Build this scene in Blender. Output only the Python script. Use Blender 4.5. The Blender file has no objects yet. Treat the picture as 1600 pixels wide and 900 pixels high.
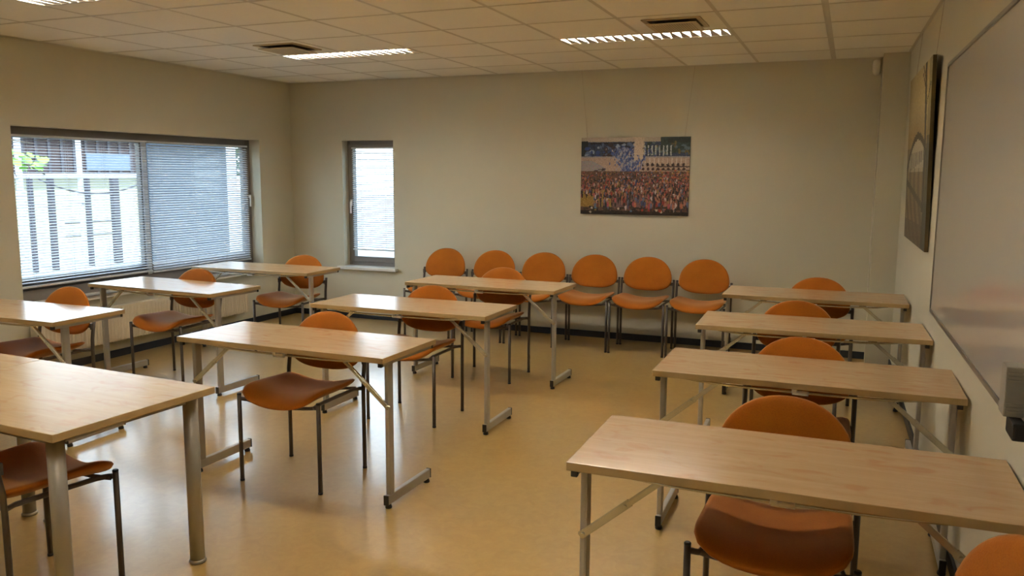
import bpy, bmesh, math, random
from mathutils import Vector, Matrix
random.seed(7)
C = bpy.context.scene.collection
PI = math.pi

# ------------------------------------------------------------------ measures of the room (metres)
YB, XL, ZC = 7.572, -5.714, 2.523
YR = -1.6                                   # rear wall, behind the photographer
def wx(y): return 0.485 - 0.0215*(y-2.2)    # the whiteboard wall runs slightly askew

# ------------------------------------------------------------------ materials
def lin(c):
    return tuple((v/12.92 if v <= .04045 else ((v+.055)/1.055)**2.4) for v in c)
def new_mat(name):
    m = bpy.data.materials.new(name); m.use_nodes = True
    nt = m.node_tree; b = nt.nodes['Principled BSDF']
    return m, nt, b
def N(nt, kind, **kw):
    n = nt.nodes.new(kind)
    for k, v in kw.items(): setattr(n, k, v)
    return n
def setin(n, **kw):
    for k, v in kw.items(): n.inputs[k.replace('_', ' ')].default_value = v
def plain(name, col, rough=.5, metal=0., spec=.5, noise=.06, nscale=40, bump=0., bscale=200):
    """procedural: a slight noise variation of one colour, with optional bump"""
    m, nt, b = new_mat(name)
    tc = N(nt, 'ShaderNodeTexCoord')
    nz = N(nt, 'ShaderNodeTexNoise'); setin(nz, Scale=nscale, Detail=4.)
    nt.links.new(tc.outputs['Object'], nz.inputs['Vector'])
    mx = N(nt, 'ShaderNodeMix', data_type='RGBA')
    mx.inputs[6].default_value = (*[c*(1-noise) for c in col], 1)
    mx.inputs[7].default_value = (*[min(1, c*(1+noise)) for c in col], 1)
    nt.links.new(nz.outputs['Fac'], mx.inputs[0])
    nt.links.new(mx.outputs[2], b.inputs['Base Color'])
    b.inputs['Roughness'].default_value = rough
    b.inputs['Metallic'].default_value = metal
    b.inputs['Specular IOR Level'].default_value = spec
    if bump:
        n2 = N(nt, 'ShaderNodeTexNoise'); setin(n2, Scale=bscale, Detail=3.)
        nt.links.new(tc.outputs['Object'], n2.inputs['Vector'])
        bp = N(nt, 'ShaderNodeBump'); setin(bp, Strength=bump, Distance=.002)
        nt.links.new(n2.outputs['Fac'], bp.inputs['Height'])
        nt.links.new(bp.outputs['Normal'], b.inputs['Normal'])
    return m

def maple_mat(name, tint=(1, 1, 1), rough=.20):
    m, nt, b = new_mat(name)
    tc = N(nt, 'ShaderNodeTexCoord'); oi = N(nt, 'ShaderNodeObjectInfo')
    mp = N(nt, 'ShaderNodeMapping'); mp.inputs['Scale'].default_value = (1.6, 26, 26)
    ad = N(nt, 'ShaderNodeVectorMath', operation='ADD')
    sc = N(nt, 'ShaderNodeVectorMath', operation='SCALE'); sc.inputs['Scale'].default_value = 19.
    cb = N(nt, 'ShaderNodeCombineXYZ')
    for k in range(3): nt.links.new(oi.outputs['Random'], cb.inputs[k])
    nt.links.new(cb.outputs[0], sc.inputs[0])
    nt.links.new(tc.outputs['Object'], ad.inputs[0]); nt.links.new(sc.outputs[0], ad.inputs[1])
    nt.links.new(ad.outputs[0], mp.inputs['Vector'])
    n1 = N(nt, 'ShaderNodeTexNoise'); setin(n1, Scale=1.4, Detail=6., Roughness=.6, Distortion=.7)
    nt.links.new(mp.outputs[0], n1.inputs['Vector'])
    mp2 = N(nt, 'ShaderNodeMapping'); mp2.inputs['Scale'].default_value = (7, 15, 15)
    nt.links.new(ad.outputs[0], mp2.inputs['Vector'])
    n2 = N(nt, 'ShaderNodeTexNoise'); setin(n2, Scale=1.0, Detail=3., Distortion=1.2)
    nt.links.new(mp2.outputs[0], n2.inputs['Vector'])
    r1 = N(nt, 'ShaderNodeValToRGB')
    r1.color_ramp.elements[0].position = .3; r1.color_ramp.elements[1].position = .72
    a = [.495*tint[0], .33*tint[1], .175*tint[2]]; c = [.565*tint[0], .395*tint[1], .23*tint[2]]
    r1.color_ramp.elements[0].color = (*a, 1); r1.color_ramp.elements[1].color = (*c, 1)
    nt.links.new(n1.outputs['Fac'], r1.inputs['Fac'])
    r2 = N(nt, 'ShaderNodeValToRGB')
    r2.color_ramp.elements[0].position = .54; r2.color_ramp.elements[1].position = .72
    r2.color_ramp.elements[0].color = (0, 0, 0, 1); r2.color_ramp.elements[1].color = (.85, .85, .85, 1)
    nt.links.new(n2.outputs['Fac'], r2.inputs['Fac'])
    mx = N(nt, 'ShaderNodeMix', data_type='RGBA')
    mx.inputs[7].default_value = (.49*tint[0], .275*tint[1], .14*tint[2], 1)
    nt.links.new(r2.outputs['Color'], mx.inputs[0]); nt.links.new(r1.outputs['Color'], mx.inputs[6])
    nt.links.new(mx.outputs[2], b.inputs['Base Color'])
    b.inputs['Roughness'].default_value = rough
    b.inputs['Specular IOR Level'].default_value = .75
    return m

def fabric_mat():
    m, nt, b = new_mat('orange_wool_fabric')
    tc = N(nt, 'ShaderNodeTexCoord')
    n1 = N(nt, 'ShaderNodeTexNoise'); setin(n1, Scale=260., Detail=2.)
    n2 = N(nt, 'ShaderNodeTexNoise'); setin(n2, Scale=9., Detail=3.)
    for n in (n1, n2): nt.links.new(tc.outputs['Object'], n.inputs['Vector'])
    a = N(nt, 'ShaderNodeMath', operation='ADD'); nt.links.new(n1.outputs['Fac'], a.inputs[0]); nt.links.new(n2.outputs['Fac'], a.inputs[1])
    r = N(nt, 'ShaderNodeValToRGB')
    r.color_ramp.elements[0].position = .35; r.color_ramp.elements[1].position = .75
    r.color_ramp.elements[0].color = (.285, .082, .003, 1); r.color_ramp.elements[1].color = (.38, .120, .005, 1)
    h = N(nt, 'ShaderNodeMath', operation='MULTIPLY'); h.inputs[1].default_value = .5
    nt.links.new(a.outputs[0], h.inputs[0]); nt.links.new(h.outputs[0], r.inputs['Fac'])
    nt.links.new(r.outputs['Color'], b.inputs['Base Color'])
    b.inputs['Roughness'].default_value = .85
    b.inputs['Sheen Weight'].default_value = .55
    b.inputs['Sheen Tint'].default_value = (1., .72, .45, 1.)
    b.inputs['Sheen Roughness'].default_value = .4
    b.inputs['Specular IOR Level'].default_value = .25
    bp = N(nt, 'ShaderNodeBump'); setin(bp, Strength=.35, Distance=.0015)
    nt.links.new(n1.outputs['Fac'], bp.inputs['Height']); nt.links.new(bp.outputs['Normal'], b.inputs['Normal'])
    return m

def floor_mat():
    m, nt, b = new_mat('marbled_yellow_linoleum')
    tc = N(nt, 'ShaderNodeTexCoord')
    n1 = N(nt, 'ShaderNodeTexNoise'); setin(n1, Scale=16., Detail=8., Roughness=.7, Distortion=1.2)
    n2 = N(nt, 'ShaderNodeTexNoise'); setin(n2, Scale=1.3, Detail=3.)
    n3 = N(nt, 'ShaderNodeTexNoise'); setin(n3, Scale=3.5, Detail=5., Roughness=.6)
    for n in (n1, n2, n3): nt.links.new(tc.outputs['Object'], n.inputs['Vector'])
    r = N(nt, 'ShaderNodeValToRGB')
    r.color_ramp.elements[0].position = .33; r.color_ramp.elements[1].position = .68
    r.color_ramp.elements[0].color = (.415, .262, .075, 1); r.color_ramp.elements[1].color = (.485, .32, .10, 1)
    nt.links.new(n1.outputs['Fac'], r.inputs['Fac'])
    mx = N(nt, 'ShaderNodeMix', data_type='RGBA', blend_type='MULTIPLY')
    r2 = N(nt, 'ShaderNodeValToRGB')
    r2.color_ramp.elements[0].color = (.88, .88, .88, 1); r2.color_ramp.elements[1].color = (1.06, 1.06, 1.06, 1)
    nt.links.new(n2.outputs['Fac'], r2.inputs['Fac'])
    mx.inputs[0].default_value = 1.
    nt.links.new(r.outputs['Color'], mx.inputs[6]); nt.links.new(r2.outputs['Color'], mx.inputs[7])
    nt.links.new(mx.outputs[2], b.inputs['Base Color'])
    mr = N(nt, 'ShaderNodeMapRange'); setin(mr, To_Min=.32, To_Max=.42)
    nt.links.new(n3.outputs['Fac'], mr.inputs['Value']); nt.links.new(mr.outputs[0], b.inputs['Roughness'])
    b.inputs['Specular IOR Level'].default_value = .7
    b.inputs['Coat Weight'].default_value = 1.; b.inputs['Coat Roughness'].default_value = .19; b.inputs['Coat IOR'].default_value = 1.58
    return m

def glass_mat():
    m = bpy.data.materials.new('window_glass'); m.use_nodes = True
    nt = m.node_tree; nt.nodes.clear()
    out = N(nt, 'ShaderNodeOutputMaterial'); mix = N(nt, 'ShaderNodeMixShader')
    tr = N(nt, 'ShaderNodeBsdfTransparent'); tr.inputs[0].default_value = (.93, .97, .96, 1)
    gl = N(nt, 'ShaderNodeBsdfGlossy'); gl.inputs['Roughness'].default_value = .01
    lw = N(nt, 'ShaderNodeLayerWeight'); lw.inputs[0].default_value = .5     # Schlick curve, the same from both sides
    pw_ = N(nt, 'ShaderNodeMath', operation='POWER'); pw_.inputs[1].default_value = 5.; nt.links.new(lw.outputs['Facing'], pw_.inputs[0])
    ma = N(nt, 'ShaderNodeMath', operation='MULTIPLY_ADD'); ma.inputs[1].default_value = .9; ma.inputs[2].default_value = .04
    nt.links.new(pw_.outputs[0], ma.inputs[0]); nt.links.new(ma.outputs[0], mix.inputs[0]); nt.links.new(tr.outputs[0], mix.inputs[1]); nt.links.new(gl.outputs[0], mix.inputs[2])
    nt.links.new(mix.outputs[0], out.inputs[0])
    return m

def emit_mat(name, col, s):
    m = bpy.data.materials.new(name); m.use_nodes = True
    nt = m.node_tree; nt.nodes.clear()
    out = N(nt, 'ShaderNodeOutputMaterial'); e = N(nt, 'ShaderNodeEmission')
    e.inputs[0].default_value = (*col, 1); e.inputs[1].default_value = s
    nt.links.new(e.outputs[0], out.inputs[0]); return m

def brick_mat():
    m, nt, b = new_mat('dark_red_brick')
    tc = N(nt, 'ShaderNodeTexCoord'); mp = N(nt, 'ShaderNodeMapping')
    mp.inputs['Rotation'].default_value = (PI/2, 0, PI/2)
    br = N(nt, 'ShaderNodeTexBrick')
    br.inputs['Color1'].default_value = (.105, .040, .038, 1); br.inputs['Color2'].default_value = (.080, .030, .030, 1)
    br.inputs['Mortar'].default_value = (.045, .028, .03, 1)
    setin(br, Scale=4.); 
    nt.links.new(tc.outputs['Object'], mp.inputs[0]); nt.links.new(mp.outputs[0], br.inputs['Vector'])
    nt.links.new(br.outputs['Color'], b.inputs['Base Color']); b.inputs['Roughness'].default_value = .9
    return m

def vcol_mat(name, rough=.6):
    m, nt, b = new_mat(name)
    a = N(nt, 'ShaderNodeVertexColor'); a.layer_name = 'Col'
    tc = N(nt, 'ShaderNodeTexCoord'); nz = N(nt, 'ShaderNodeTexNoise'); setin(nz, Scale=90., Detail=3.)
    nt.links.new(tc.outputs['Object'], nz.inputs['Vector'])
    mr = N(nt, 'ShaderNodeMapRange'); setin(mr, To_Min=.75, To_Max=1.25)
    nt.links.new(nz.outputs['Fac'], mr.inputs['Value'])
    mx = N(nt, 'ShaderNodeVectorMath', operation='SCALE')
    nt.links.new(a.outputs['Color'], mx.inputs[0]); nt.links.new(mr.outputs[0], mx.inputs['Scale'])
    nt.links.new(mx.outputs[0], b.inputs['Base Color']); b.inputs['Roughness'].default_value = rough
    return m

M = {}
M['wall'] = plain('cream_wall_paint', (.58, .555, .445), .75, noise=.025, nscale=3, bump=.15, bscale=120)
M['tile'] = plain('mineral_ceiling_tile', (.92, .92, .88), .9, noise=.035, nscale=60, bump=.2, bscale=300)
M['tbar'] = plain('painted_ceiling_rail', (.62, .60, .54), .4, noise=.02)
M['gap'] = plain('ceiling_shadow_gap', (.10, .085, .06), .9)
M['floor'] = floor_mat()
M['base'] = plain('black_rubber_baseboard', (.010, .012, .018), .45)
M['maple'] = maple_mat('maple_laminate')
M['desk'] = maple_mat('pale_maple_laminate', (1.02, 1.06, 1.0), .27)
M['desk'].node_tree.nodes['Principled BSDF'].inputs['Specular IOR Level'].default_value = .42
M['edge'] = plain('tan_edge_band', (.40, .28, .13), .45, noise=.05, nscale=25)  # edge band; its darker tone is mostly edge shade put into the colour
M['silver'] = plain('silver_lacquered_steel', (.37, .355, .335), .38, metal=.3, noise=.03)
M['deskleg'] = plain('grey_lacquered_tube', (.34, .32, .28), .4, metal=.45, noise=.03)
M['chrome'] = plain('zinc_plated_steel', (.74, .745, .67), .24, metal=.75, noise=.08, nscale=15)
M['bracket'] = plain('light_grey_plastic', (.70, .69, .68), .4)
M['black'] = plain('black_plastic', (.012, .011, .010), .45)
M['tube'] = plain('brown_black_chair_tube', (.080, .064, .054), .42, metal=.25, noise=.05)
M['fabric'] = fabric_mat()
M['shell'] = plain('dark_seat_shell', (.030, .018, .012), .6)
M['winframe'] = plain('grey_brown_window_frame', (.17, .15, .135), .5)
M['mullion'] = plain('pale_grey_mullion', (.62, .64, .68), .45)
M['sill'] = plain('white_window_sill', (.72, .70, .66), .35)
M['slat'] = plain('silver_grey_blind_slat', (.64, .67, .72), .42, metal=.0, noise=.02)
M['cord'] = plain('blind_cord', (.5, .52, .55), .8)
M['radiator'] = plain('cream_radiator_enamel', (.66, .59, .46), .35, noise=.02)
M['white'] = plain('white_plastic', (.70, .66, .58), .45)
M['board'] = plain('glossy_white_board_enamel', (.62, .62, .62), .30, noise=.01, nscale=2)
_b = M['board'].node_tree.nodes['Principled BSDF']; _b.inputs['Specular IOR Level'].default_value = .05; _b.inputs['Coat Weight'].default_value = 1.; _b.inputs['Coat Roughness'].default_value = .025; _b.inputs['Coat IOR'].default_value = 1.6
M['alu'] = plain('brushed_aluminium', (.30, .28, .255), .4, metal=.7)
M['boxgrey'] = plain('grey_ribbed_plastic', (.26, .25, .22), .5)  # grey plastic, darkened to carry the shade on its ribbed end
M['reflector'] = plain('lamp_reflector_white', (.85, .84, .82), .3, noise=.01)
M['louvre'] = plain('satin_louvre', (.62, .56, .50), .35, noise=.02)
M['lamp'] = emit_mat('fluorescent_tube', (1., .925, .78), 67.)
M['glass'] = glass_mat()
M['vent'] = plain('beige_vent_metal', (.56, .47, .32), .5)
M['ventdark'] = plain('vent_inside', (.11, .09, .06), .8)
M['wire'] = plain('nylon_hanging_wire', (.42, .36, .27), .5)
M['canvas'] = plain('canvas_edge', (.10, .075, .035), .8)
M['print'] = vcol_mat('festival_print', .35)
M['paint'] = vcol_mat('oil_painting', .55)
M['brick'] = brick_mat()
M['render'] = plain('pale_plaster', (.34, .34, .25), .9, noise=.08, nscale=1.5)
M['paving'] = plain('sunlit_paving', (.34, .34, .31), .9, noise=.12, nscale=1.2)
M['steelwhite'] = plain('white_painted_steel', (.46, .48, .53), .4)
M['steeldark'] = plain('dark_painted_steel', (.045, .04, .055), .5)
M['leaf'] = plain('fresh_green_leaf', (.22, .46, .05), .5, noise=.35, nscale=9)
M['leaf_dark'] = plain('dark_green_leaf', (.05, .10, .045), .6, noise=.3, nscale=9)
M['twig'] = plain('brown_twig', (.10, .07, .04), .8)
M['outglass'] = plain('dark_facade_glass', (.10, .14, .20), .35)

# ------------------------------------------------------------------ mesh helpers
def bx(bm, x0, x1, y0, y1, z0, z1, mi=0, bev=0.):
    vs = [bm.verts.new((x, y, z)) for z in (z0, z1) for y in (y0, y1) for x in (x0, x1)]
    fs = [(0, 2, 3, 1), (4, 5, 7, 6), (0, 1, 5, 4), (2, 6, 7, 3), (0, 4, 6, 2), (1, 3, 7, 5)]
    out = []
    for f in fs:
        fc = bm.faces.new([vs[i] for i in f]); fc.material_index = mi; out.append(fc)
    if bev:
        es = list({e for f in out for e in f.edges})
        r = bmesh.ops.bevel(bm, geom=es, offset=bev, segments=2, profile=.6, affect='EDGES')
        for f in r['faces']: f.material_index = mi
    return vs
def tube(bm, pts, r, seg=10, r2=None, up=None, cap=True, smooth=True):
    """sweep an ellipse (radii r, r2) along pts; up fixes the direction of r"""
    pts = [Vector(p) for p in pts]; r2 = r if r2 is None else r2
    rings = []; n = len(pts)
    for i, p in enumerate(pts):
        t = (pts[min(i+1, n-1)] - pts[max(i-1, 0)]).normalized()
        if up is None:
            u = Vector((0, 0, 1)) if abs(t.z) < .9 else Vector((1, 0, 0))
        else: u = Vector(up)
        a = (u - t*u.dot(t)).normalized(); b = t.cross(a)
        rings.append([bm.verts.new(p + a*math.cos(2*PI*k/seg)*r + b*math.sin(2*PI*k/seg)*r2) for k in range(seg)])
    for i in range(n-1):
        for k in range(seg):
            f = bm.faces.new((rings[i][k], rings[i][(k+1) % seg], rings[i+1][(k+1) % seg], rings[i+1][k])); f.smooth = smooth
    if cap:
        bm.faces.new(rings[0][::-1]); bm.faces.new(rings[-1])
def lathe(bm, prof, cx=0, cy=0, seg=20):
    rings = [[bm.verts.new((cx+r*math.cos(2*PI*k/seg), cy+r*math.sin(2*PI*k/seg), z)) for k in range(seg)] for r, z in prof]
    for i in range(len(rings)-1):
        for k in range(seg):
            f = bm.faces.new((rings[i][k], rings[i][(k+1) % seg], rings[i+1][(k+1) % seg], rings[i+1][k])); f.smooth = True
    bm.faces.new(rings[0][::-1]); bm.faces.new(rings[-1])
def quad(bm, a, b, c, d, mi=0):
    f = bm.faces.new([bm.verts.new(p) for p in (a, b, c, d)]); f.material_index = mi; return f
def obj(name, bm, mats, parent=None, loc=None):
    bmesh.ops.recalc_face_normals(bm, faces=bm.faces)
    me = bpy.data.meshes.new(name); bm.to_mesh(me); bm.free()
    for m in (mats if isinstance(mats, (list, tuple)) else [mats]): me.materials.append(m)
    o = bpy.data.objects.new(name, me); C.objects.link(o)
    if parent: o.parent = parent
    if loc: o.location = loc
    return o
def B(): return bmesh.new()
def tag(o, label, cat, group=None):
    o['label'] = label; o['category'] = cat
    if group: o['group'] = group
    return o
def thing(name, label, cat, loc=(0, 0, 0), rz=0., group=None):
    o = bpy.data.objects.new(name, None); C.objects.link(o); o.empty_display_size = .1
    o.location = loc; o.rotation_euler = (0, 0, rz)
    return tag(o, label, cat, group)
def struct(o): o['kind'] = 'structure'; return o
def dup(root, loc, rz, label):
    r = root.copy(); C.objects.link(r); r.location = loc; r.rotation_euler = (0, 0, rz); r['label'] = label
    for ch in list(root.children):
        c = ch.copy(); C.objects.link(c); c.parent = r
        for g in list(ch.children):
            d = g.copy(); C.objects.link(d); d.parent = c
    return r

# ------------------------------------------------------------------ the room shell
bm = B()
quad(bm, (XL-.02, YR, 0), (wx(YR)+.02, YR, 0), (wx(YB)+.02, YB+.02, 0), (XL-.02, YB+.02, 0))
r = bmesh.ops.extrude_face_region(bm, geom=bm.faces[:])
for v in [g for g in r['geom'] if isinstance(g, bmesh.types.BMVert)]: v.co.z = -.12
struct(obj('floor', bm, M['floor']))

WT = .26
W1 = (4.285, 7.042, .545, 1.897)     # y0,y1,z0,z1 of the big opening in the left wall
W2 = (-5.058, -4.431, .560, 1.905)   # x0,x1,z0,z1 of the narrow opening in the back wall
bm = B()
y0, y1, z0, z1 = W1
bx(bm, XL-WT, XL, YR-.2, y0, -.1, ZC+.1); bx(bm, XL-WT, XL, y1, YB+WT, -.1, ZC+.1)
bx(bm, XL-WT, XL, y0, y1, -.1, z0); bx(bm, XL-WT, XL, y0, y1, z1, ZC+.1)
struct(obj('wall_left', bm, M['wall']))
bm = B()
x0, x1, z0, z1 = W2
bx(bm, XL, x0, YB, YB+WT, -.1, ZC+.1); bx(bm, x1, wx(YB)+.3, YB, YB+WT, -.1, ZC+.1)
bx(bm, x0, x1, YB, YB+WT, -.1, z0); bx(bm, x0, x1, YB, YB+WT, z1, ZC+.1)
struct(obj('wall_back', bm, M['wall']))
bm = B()
a, b_ = wx(YR), wx(YB)
vs = [(a, YR, -.1), (a+.25, YR, -.1), (b_+.25, YB, -.1), (b_, YB, -.1)]
lo = [bm.verts.new(v) for v in vs]; hi = [bm.verts.new((v[0], v[1], ZC+.1)) for v in vs]
bm.faces.new(lo[::-1]); bm.faces.new(hi)
for k in range(4): bm.faces.new((lo[k], lo[(k+1) % 4], hi[(k+1) % 4], hi[k]))
struct(obj('wall_right', bm, M['wall']))
bm = B(); bx(bm, XL-.2, wx(YR)+.25, YR-.25, YR, -.1, ZC+.1)
struct(obj('wall_rear', bm, M['wall']))
# pilaster in the back right corner
PX, PY = .182, 7.338
bm = B(); bx(bm, PX, wx(PY)+.02, PY, YB+.01, 0, ZC+.02, bev=.004)
struct(obj('wall_pillar', bm, M['wall']))

# suspended ceiling: tiles, then the rail grid
XG = [-.195-.61*k for k in range(10)]                 # rail lines across x
YG = [5.775+.617*k for k in range(3)] + [5.775-.61*k for k in range(1, 13)]
YG = sorted(YG); XG = sorted(XG)
LAMPS = []                                            # x0,x1,y0,y1 openings for luminaires
for xa in (-4.465, -2.025):
    for yk in (5.775, 3.335, .895): LAMPS.append((xa+.012, xa+1.22-.012, yk+.012, yk+.285))
def wallx(y): return wx(y)
bm = B()
xs = [XL] + XG + [None]; ys = [YR] + YG + [YB]
g = .011
def tile(xa, xb, ya, yb):
    # a lay-in tile with a slightly eased edge
    z = ZC
    if xb is None: p = [(xa, ya), (wallx(ya)-.004, ya), (wallx(yb)-.004, yb), (xa, yb)]
    else: p = [(xa, ya), (xb, ya), (xb, yb), (xa, yb)]
    if p[1][0]-p[0][0] < .03 or yb-ya < .02: return
    v = [bm.verts.new((*q, z+.0015)) for q in p]; bm.faces.new(v[::-1])
    u = [bm.verts.new((*q, z+.02)) for q in p]
    for k in range(4): bm.faces.new((v[k], v[(k+1) % 4], u[(k+1) % 4], u[k]))
for i in range(len(xs)-1):
    for j in range(len(ys)-1):
        xa, xb, ya, yb = xs[i], xs[i+1], ys[j], ys[j+1]
        gx0 = 0.004 if i == 0 else g; gy0 = .004 if j == 0 else g; gy1 = .004 if j == len(ys)-2 else g
        X0 = xa+gx0; X1 = None if xb is None else xb-g; Y0 = ya+gy0; Y1 = yb-gy1
        lamp = False
        for (lx0, lx1, ly0, ly1) in LAMPS:
            xm = (X0+(X1 if X1 is not None else .3))/2
            if lx0 < xm < lx1 and Y0-.03 < ly0 < Y1: Y0 = ly1+.006
        if X1 is None and X0 > PX: continue
        tile(X0, X1, Y0, Y1)
struct(obj('ceiling', bm, M['tile']))
bm = B()                                              # structural slab above, closes the room
bx(bm, XL-WT, .9, YR-.3, YB+WT, ZC+.16, ZC+.30)
struct(obj('ceiling_slab', bm, M['gap']))
bm = B()
def in_lamp(x, y):
    return any(l[0]-.02 < x < l[1]+.02 and l[2]-.005 < y < l[3]+.002 for l in LAMPS)
for x in XG:
    w = .019 if abs(x+.195) < .01 else .012
    seg = sorted([YR, YB] + YG)
    for ya, yb in zip(seg[:-1], seg[1:]):
        # interrupted where a luminaire spans two cells
        parts = [(ya, yb)]
        for (lx0, lx1, ly0, ly1) in LAMPS:
            if lx0+.1 < x < lx1-.1 and ya-.01 < ly0 < yb: parts = [(ly1+.006, yb)]
        for (p, q) in parts: bx(bm, x-w, x+w, p, q, ZC+.0005, ZC+.012)
for y in YG: bx(bm, XL, wx(y)-.003, y-.0125, y+.0125, ZC+.0, ZC+.0115)
bx(bm, XL, XL+.014, YR, YB, ZC-.0015, ZC+.006); bx(bm, XL, PX, YB-.014, YB, ZC-.0015, ZC+.006)
for k in range(10):
    ya = YR+(YB-YR)*k/10; yb = YR+(YB-YR)*(k+1)/10
    quad(bm, (wx(ya), ya, ZC-.001), (wx(ya)-.02, ya, ZC-.001), (wx(yb)-.02, yb, ZC-.001), (wx(yb), yb, ZC-.001))
struct(obj('trim_1', bm, M['tbar']))

# skirtings
bm = B(); bx(bm, XL, PX, YB-.012, YB, 0, .062, bev=.003); struct(obj('baseboard_back', bm, M['base']))
bm = B(); bx(bm, XL, XL+.012, YR, YB-.012, 0, .062, bev=.003); struct(obj('baseboard_left', bm, M['base']))
bm = B()
a, b_ = wx(YR), wx(PY)
for (u, v) in ((0, -.012),):
    lo = [bm.verts.new(p) for p in ((a-.012, YR, 0), (a, YR, 0), (b_, PY, 0), (b_-.012, PY, 0))]
    hi = [bm.verts.new((p.co.x, p.co.y, .062)) for p in lo]
    bm.faces.new(lo[::-1]); bm.faces.new(hi)
    for k in range(4): bm.faces.new((lo[k], lo[(k+1) % 4], hi[(k+1) % 4], hi[k]))
struct(obj('baseboard_right', bm, M['base']))

# ------------------------------------------------------------------ windows
def bars_frame(bm, axis, u0, u1, z0, z1, d0, d1, wl, wr, wt, wb):
    """rectangular frame; axis 'y': u is y and depth is x; axis 'x': u is x and depth is y"""
    def b4(ua, ub, za, zb):
        if axis == 'y': bx(bm, d0, d1, ua, ub, za, zb, bev=.004)
        else: bx(bm, ua, ub, d0, d1, za, zb, bev=.004)
    b4(u0, u0+wl, z0, z1); b4(u1-wr, u1, z0, z1)
    b4(u0+wl, u1-wr, z0, z0+wb); b4(u0+wl, u1-wr, z1-wt, z1)
fx = XL-.130                       # room-side face of the big window's frame
y0, y1, z0, z1 = W1
w1 = bpy.data.objects.new('window_1', None); C.objects.link(w1); w1.location = (fx, (y0+y1)/2, z0); struct(w1)
w1['label'] = 'wide grey framed window with two venetian blinds in the left wall'
def wobj(name, bm, m, root):
    o = obj(name, bm, m, root); o.location = -Vector(root.location); return o
bm = B(); bars_frame(bm, 'y', y0, y1, z0, z1, fx-.075, fx, .05, .075, .06, .10)
wobj('window_frame', bm, M['winframe'], w1)
bm = B(); bx(bm, fx-.075, fx, 5.615, 5.665, z0+.10, z1-.06, bev=.004); wobj('mullion', bm, M['mullion'], w1)
for (ya, yb) in ((y0+.05, 5.615), (5.665, y1-.075)):
    bm = B(); bars_frame(bm, 'y', ya+.002, yb-.002, z0+.102, z1-.062, fx-.062, fx-.012, .015, .015, .02, .09)
    wobj('sash', bm, M['winframe'], w1)
    bm = B(); bx(bm, fx-.042, fx-.036, ya+.012, yb-.012, z0+.185, z1-.080)
    wobj('pane', bm, M['glass'], w1)
bm = B(); bx(bm, fx+.0, fx+.012, 7.0, 7.018, 1.30, 1.33, bev=.003); bx(bm, fx+.012, fx+.028, 7.0, 7.018, 1.21, 1.33, bev=.004)
wobj('window_handle', bm, M['bracket'], w1)
bm = B(); bx(bm, fx-.01, XL+.05, y0+.002, y1-.002, z0-.0, z0+.012); bx(bm, XL-.001, XL+.05, y0-.03, y1+.03, z0-.018, z0+.012, bev=.004)
o = struct(obj('trim_2', bm, M['sill']))

fy = YB+.105
x0, x1, z0, z1 = W2
w2 = bpy.data.objects.new('window_2', None); C.objects.link(w2); w2.location = ((x0+x1)/2, fy, z0); struct(w2)
w2['label'] = 'narrow grey framed window in the back wall beside the left corner'
bm = B(); bars_frame(bm, 'x', x0, x1, z0, z1, fy, fy+.07, .03, .03, .04, .05); wobj('window_frame', bm, M['winframe'], w2)
bm = B(); bars_frame(bm, 'x', x0+.025, x1-.025, z0+.045, z1-.035, fy-.012, fy+.05, .05, .035, .045, .06); wobj('sash', bm, M['winframe'], w2)
bm = B(); bx(bm, x0+.07, x1-.055, fy+.028, fy+.034, z0+.10, z1-.075); wobj('pane', bm, M['glass'], w2)
bm = B(); bx(bm, x0+.034, x0+.058, fy-.024, fy-.012, 1.21, 1.28, bev=.004); bx(bm, x0+.038, x0+.054, fy-.042, fy-.024, 1.13, 1.26, bev=.005)
wobj('window_handle', bm, M['bracket'], w2)
bm = B(); bx(bm, x0+.001, x1-.001, YB-.05, fy+.01, z0, z0+.006); bx(bm, x0-.06, x1+.04, YB-.06, YB+.001, z0-.028, z0+.004, bev=.005)
struct(obj('trim_3', bm, M['sill']))

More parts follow.
